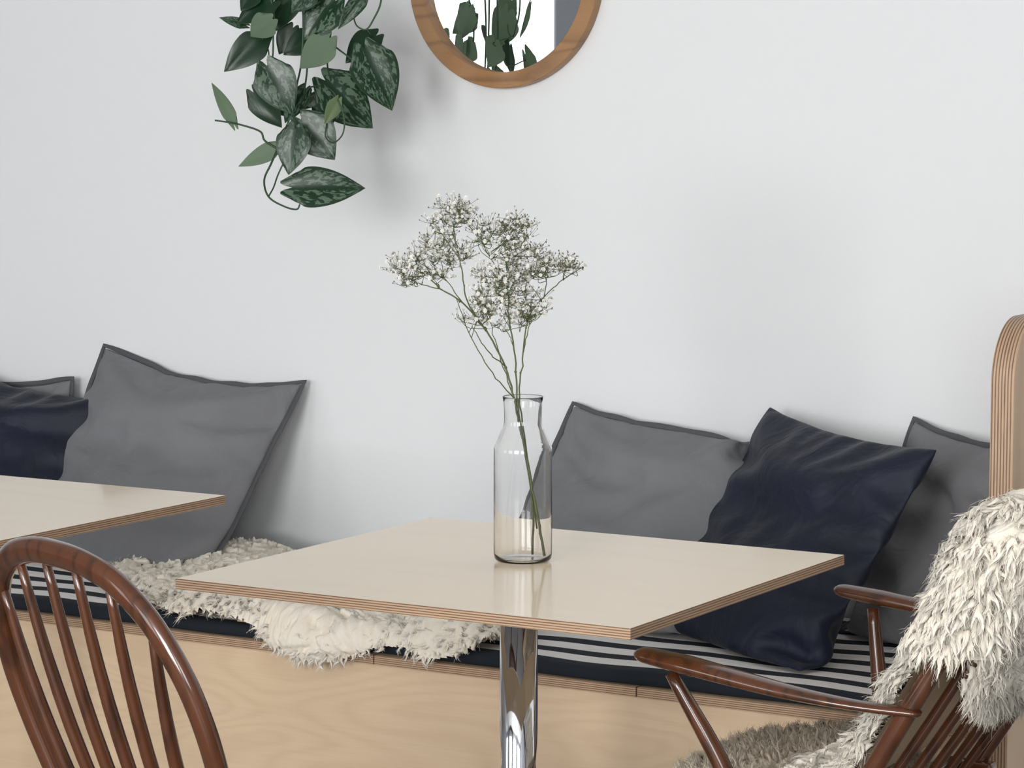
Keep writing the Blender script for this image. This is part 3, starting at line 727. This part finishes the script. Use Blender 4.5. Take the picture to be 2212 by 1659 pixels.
# ---------------- hoop back chair ----------------
def hoop_chair(loc,rz,label):
    c=empty('dining_chair',loc,rz); dw=M['darkwood']; sz=.430; rec=math.radians(18)
    mb=MB(); rings=[(.93,sz-.03),(1.0,sz-.018),(1.0,sz-.004),(.96,sz+.004),(.7,sz-.001),(.35,sz-.006),(.01,sz-.007)]
    seg=48; vs=[];fs=[]
    for s,z in rings:
        for k in range(seg):
            a=2*math.pi*k/seg; ca,sa=math.cos(a),math.sin(a)
            x=.235*math.copysign(abs(ca)**.72,ca)*(1+.06*sa); y=.20*math.copysign(abs(sa)**.72,sa)
            vs.append((x*s,y*s,z))
    for i in range(len(rings)-1):
        for k in range(seg): fs.append((i*seg+k,i*seg+(k+1)%seg,(i+1)*seg+(k+1)%seg,(i+1)*seg+k))
    fs.append(tuple(range(seg))[::-1]); fs.append(tuple((len(rings)-1)*seg+k for k in range(seg)))
    mb.add(vs,fs); obj('seat',mb,[dw],c)
    half=[(.214,-.01),(.236,.08),(.254,.17),(.258,.25),(.243,.32),(.203,.385),(.142,.427),(.073,.445),(0,.449)]
    pts=half+[(-x,h) for x,h in half[-2::-1]]
    C=catmull([(x,-.165-h*math.sin(rec),sz+h*math.cos(rec)) for x,h in pts],90)
    part('back_hoop',tube(C,[.0150,.0160,.0168,.0160,.0150],14,up=(0,math.cos(rec),math.sin(rec)),sq=(1.12,.85)),dw,c)
    for k in range(6):
        q=(k-2.5)/2.5; xb=.148*q; xt=.202*q
        ht=np.interp(-abs(xt),[-p[0] for p in half[3:]],[p[1] for p in half[3:]])-.004
        P=[(xb+(xt-xb)*t,-.165-.012*math.sin(math.pi*t)-(ht*t)*math.sin(rec),sz-.006+(ht+.006)*t*math.cos(rec)) for t in np.linspace(0,1,10)]
        part('spindle',tube(P,[.008,.0095,.0095,.0080,.0060],10,ends=False),dw,c)
    for sx in(-1,1):
        for sy in(-1,1):
            a=(sx*.135,sy*.13,sz-.02); b2=(sx*.20,sy*.205,.002)
            part('leg',tube(catmull([a,((a[0]+b2[0])/2,(a[1]+b2[1])/2,(a[2]+b2[2])/2),b2],14),[.012,.017,.0175,.015,.011],14,ends=False),dw,c)
    for sx in (-1,1):
        part('stretcher',tube([(sx*.170,-.169,.20),(sx*.170,0,.20),(sx*.170,.169,.20)],[.008,.012,.008],10),dw,c)
    part('stretcher',tube([(-.17,0,.20),(0,0,.20),(.17,0,.20)],[.008,.012,.008],10),dw,c)
    tag(c,label,'chair'); return c
hoop_chair((-2.124,2.905,0),math.radians(-22),'dark-stained wooden hoop-back spindle chair tucked toward the table')

# ---------------- armchair ----------------
AO=np.array([-1.5,3.56,0]); ac=empty('armchair',tuple(AO)); dw=M['darkwood']
def bx_(z): return .164+.6*(z-.63)
for sy,sup,dx in ((-1,[(-.180,-.31,.65),(-.105,-.30,.525),(-.080,-.29,.44)],.012),(1,[(-.145,.31,.645),(-.125,.30,.50),(-.12,.29,.44)],.035)):
    dz=-.006 if sy>0 else -.003
    A=catmull([(-.225+dx,sy*.312,.674+dz),(-.15+dx,sy*.316,.666+dz),(-.02+dx,sy*.322,.650+dz),(.09,sy*.318,.638),(.175,sy*.305,.634)],30)
    part('arm',tube(A,[.0220,.0255,.0225,.0180,.0145,.013],14,up=(0,0,1),sq=(1,.50)),dw,ac)
    part('arm_support',tube(catmull(sup,14),[.009,.0125,.014,.011],12,ends=False),dw,ac)
    P=[(bx_(z),sy*(.300 if z>.6 else .29),z) for z in (.36,.5,.63,.75,.855)]
    part('back_post',tube(catmull(P,20),[.012,.0145,.015,.013,.012],12,up=(1,0,-.6),sq=(.8,.9)),dw,ac)
    part('leg',tube(catmull([(-.22,sy*.25,.40),(-.235,sy*.265,.2),(-.25,sy*.28,.012)],10),[.016,.019,.012],12),dw,ac)
    part('leg',tube(catmull([(.04,sy*.26,.40),(.09,sy*.27,.2),(.15,sy*.28,.012)],10),[.016,.019,.012],12),dw,ac)
    part('seat_rail',boxv(-.27,.07,sy*.285-.013,sy*.285+.013,.385,.43),dw,ac,smooth=False,bevel=.006)
part('top_rail',tube(catmull([(bx_(.85),-.30,.85),(bx_(.865)+.02,-.15,.865),(bx_(.87)+.028,0,.87),(bx_(.865)+.02,.15,.865),(bx_(.85),.30,.85)],30),.015,12,up=(1,0,-.6),sq=(1.2,.7)),dw,ac)
part('lower_rail',tube([(bx_(.39),-.285,.39),(bx_(.39)+.012,0,.39),(bx_(.39),.285,.39)],.013,12),dw,ac)
for k in range(5):
    y=-.205+.1025*k
    P=[(bx_(z)+.01*math.sin(math.pi*(z-.39)/.48)+.02*(z-.39)/.48*(1-(y/.3)**2),y*(1+.05*(z-.47)),z) for z in np.linspace(.39,.858,10)]
    part('spindle',tube(P,[.0065,.0080,.0080,.0065],10,ends=False),dw,ac)
part('seat',boxv(-.275,.0,-.272,.272,.40,.447),M['hide'],ac,smooth=False,bevel=.012)
for xx in (-.265,.0): part('seat_rail',boxv(xx-.012,xx+.012,-.285,.285,.385,.43),dw,ac,smooth=False,bevel=.006)
tag(ac,'low dark-stained wooden spindle-back armchair draped with sheepskin','armchair')
path=catmull([(-.10,.462),(0,.472),(.055,.51),(.10,.575),(bx_(.70)-.028,.70),(bx_(.80)-.030,.80),(bx_(.86)-.034,.872),(bx_(.87)+.013,.904),(bx_(.86)+.059,.875),(bx_(.80)+.055,.80),(bx_(.72)+.052,.72),(bx_(.68)+.052,.68),(bx_(.645)+.057,.645)],90)
sl=np.concatenate([[0],np.cumsum(np.linalg.norm(np.diff(path,axis=0),axis=1))]); TL=sl[-1]
tg=np.gradient(path,axis=0); tg/=np.linalg.norm(tg,axis=1)[:,None]
STOP=sl[int(np.argmax(path[:,1]))]
def lim(f):
    lo=np.interp(f,[0,.15,.3,.42,.5,.62,.72,.85,.95,1],[-.22,-.255,-.27,-.285,-.325,-.345,-.355,-.345,-.31,-.25])
    hi=np.interp(f,[0,.15,.3,.5,.62,.72,.85,1],[.2,.24,.26,.28,.31,.30,.28,.2])
    return lo+.010*np.sin(f*31),hi+.012*np.sin(f*27)
def surf(s,y,off=0.0):
    x=np.interp(s,sl,path[:,0]); z=np.interp(s,sl,path[:,1]); tx=np.interp(s,sl,tg[:,0]); tz=np.interp(s,sl,tg[:,1])
    nn=np.stack([-tz,0*tx,tx],1); nn/=np.linalg.norm(nn,axis=1)[:,None]
    f=s/TL; bow=.02*(1-(y/.3)**2)*np.clip(f*2-.4,0,1)
    lo,hi=lim(f); tap=np.clip(np.minimum(np.minimum(y-lo,hi-y),np.minimum(s,TL-s))/.035,0,1)**.5
    return np.stack([x+bow,y,z],1)+nn*(off*tap)[:,None],nn
so=np.array([.1,0,.45]); sk2=empty('sheepskin_throw',tuple(AO+so))
mb=MB(); ns_,ny_=90,44
vs=[];fs=[]
for i,s in enumerate(np.linspace(0,TL,ns_)):
    lo,hi=lim(s/TL)
    p,_=surf(np.full(ny_,s),np.linspace(lo,hi,ny_),0.0); vs+=list(p-so)
for i in range(ns_-1):
    for j in range(ny_-1): fs.append((i*ny_+j,i*ny_+j+1,(i+1)*ny_+j+1,(i+1)*ny_+j))
mb.add(vs,fs,0)
obj('hide',mb,[M['hide']],sk2)
flow2=lambda u,v:np.where(u<STOP-.02,math.pi,0)+.5*np.sin(v*14+u*9)+.35*np.sin(v*31-u*17)
U,V,Hm,Tp,Id=tufts(0,TL,-.38,.34,.0019,4400,flow2,.048,.0140,.020)
gu,gv=np.meshgrid(U,V,indexing='ij'); lo,hi=lim(gu/TL); mask=(gv>=lo)&(gv<=hi)
Pf=np.zeros(gu.shape+(3,)); pS,_=surf(gu[mask],gv[mask],.022+Hm[mask]); Pf[mask]=pS-so
pv,pf,pa=patch(mask,Pf,Tp,Id); pf=pf[:,::-1]
U,V,Hm,Tp,Id=tufts(0,.19,0,.13,.0019,460,lambda u,v:math.pi+.9*np.sin(v*40),.042,.013,.020)
gu,gv=np.meshgrid(U,V,indexing='ij'); w_=gv/.13; zz=.722+gu*.98
bxz=.164+.6*(zz-.63)
rz_=np.clip((.925-zz)/.05,0,1)**.5
cx=bxz+.012+(w_-.5)*.145*rz_; bul_=np.sin(math.pi*np.clip(w_,0,1))**.6
cy=-.320-.026*bul_-(Hm*.9)*bul_**.5
Pc=np.stack([cx,cy,zz],-1)-so
qv,qf,qa=patch(np.ones(gu.shape,bool),Pc,Tp,Id)
V_=np.vstack([pv,qv]); F_=np.vstack([pf,qf+len(pv)]); A_=np.vstack([pa,qa])
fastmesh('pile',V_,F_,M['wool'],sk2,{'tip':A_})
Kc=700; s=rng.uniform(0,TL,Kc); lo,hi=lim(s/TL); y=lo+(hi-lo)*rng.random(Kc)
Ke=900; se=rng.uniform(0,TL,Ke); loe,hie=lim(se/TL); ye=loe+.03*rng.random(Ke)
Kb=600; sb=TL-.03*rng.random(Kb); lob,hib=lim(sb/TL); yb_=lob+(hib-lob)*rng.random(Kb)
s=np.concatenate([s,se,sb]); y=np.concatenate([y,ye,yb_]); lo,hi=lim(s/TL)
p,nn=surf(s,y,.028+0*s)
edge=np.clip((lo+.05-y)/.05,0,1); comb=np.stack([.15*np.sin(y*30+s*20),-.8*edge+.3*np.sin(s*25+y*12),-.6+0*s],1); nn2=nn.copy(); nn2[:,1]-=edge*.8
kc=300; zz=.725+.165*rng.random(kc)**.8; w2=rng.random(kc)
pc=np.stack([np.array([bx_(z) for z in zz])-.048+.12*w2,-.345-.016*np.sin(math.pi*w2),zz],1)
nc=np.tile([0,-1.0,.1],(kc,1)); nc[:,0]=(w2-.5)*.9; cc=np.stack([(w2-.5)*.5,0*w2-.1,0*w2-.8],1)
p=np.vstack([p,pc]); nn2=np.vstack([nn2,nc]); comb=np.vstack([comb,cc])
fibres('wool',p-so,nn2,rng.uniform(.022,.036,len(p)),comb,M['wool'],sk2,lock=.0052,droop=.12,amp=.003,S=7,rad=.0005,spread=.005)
tag(sk2,'shaggy cream sheepskin draped over the armchair backrest','sheepskin','sheepskin throws')
sk3=empty('sheepskin_throw',tuple(AO+np.array([-.12,0,.448])))
U,V,Hm,Tp,Id=tufts(-.2,.2,-.3,.3,.0019,1900,lambda u,v:np.arctan2(v,u-.05)+.5*np.sin(u*40+v*30),.028,.008,.013)
gu,gv=np.meshgrid(U,V,indexing='ij'); th=np.arctan2(gv/.25,gu/.165); rr_=np.sqrt((gu/(.165*(1+.08*np.cos(3*th))))**2+(gv/(.25*(1+.06*np.cos(4*th))))**2)
mask=rr_<1; tap=np.clip((1-rr_)/.15,0,1)**.5
Ps=np.stack([gu,gv,.003+tap*(.010+Hm)],-1)
pv,pf,pa=patch(mask,Ps,Tp,Id); fastmesh('pile',pv,pf,M['wool2'],sk3,{'tip':pa})
Kc=1500; th=rng.random(Kc)*6.283; q=rng.random(Kc)**.35; x=.165*q*np.cos(th)*(1+.08*np.cos(3*th)); y=.25*q*np.sin(th)*(1+.06*np.cos(4*th))
rp=np.stack([x,y,.004+.014*np.clip((1-q)/.15,0,1)],1); nn=np.stack([x*2.5,y*2,np.ones(Kc)],1)
fibres('wool',rp,nn,rng.uniform(.016,.026,Kc),np.zeros((Kc,3)),M['wool2'],sk3,lock=.0030,S=9,droop=.1,nw=.8)
mb=MB(); vs=[(0,0,.004)];fs=[]
for k in range(48):
    a=2*math.pi*k/48; vs.append((.165*math.cos(a)*(1+.08*math.cos(3*a)),.25*math.sin(a)*(1+.06*math.cos(4*a)),.001))
for k in range(48): fs.append((0,1+k,1+(k+1)%48))
mb.add(vs,fs); obj('hide',mb,[M['hide']],sk3)
tag(sk3,'beige sheepskin pad lying on the armchair seat','sheepskin','sheepskin throws')

# ---------------- camera ----------------
cd=bpy.data.cameras.new('camera'); cam=bpy.data.objects.new('camera',cd); COL.objects.link(cam)
cd.sensor_width=36; cd.lens=5809/2212*36; cd.clip_end=50
cam.location=(0,0,1.415); cam.rotation_euler=(math.radians(90)-math.atan(580/5809),0,TH)
sc.camera=cam
sc.view_settings.view_transform='Standard'; sc.view_settings.look='None'; sc.view_settings.exposure=0
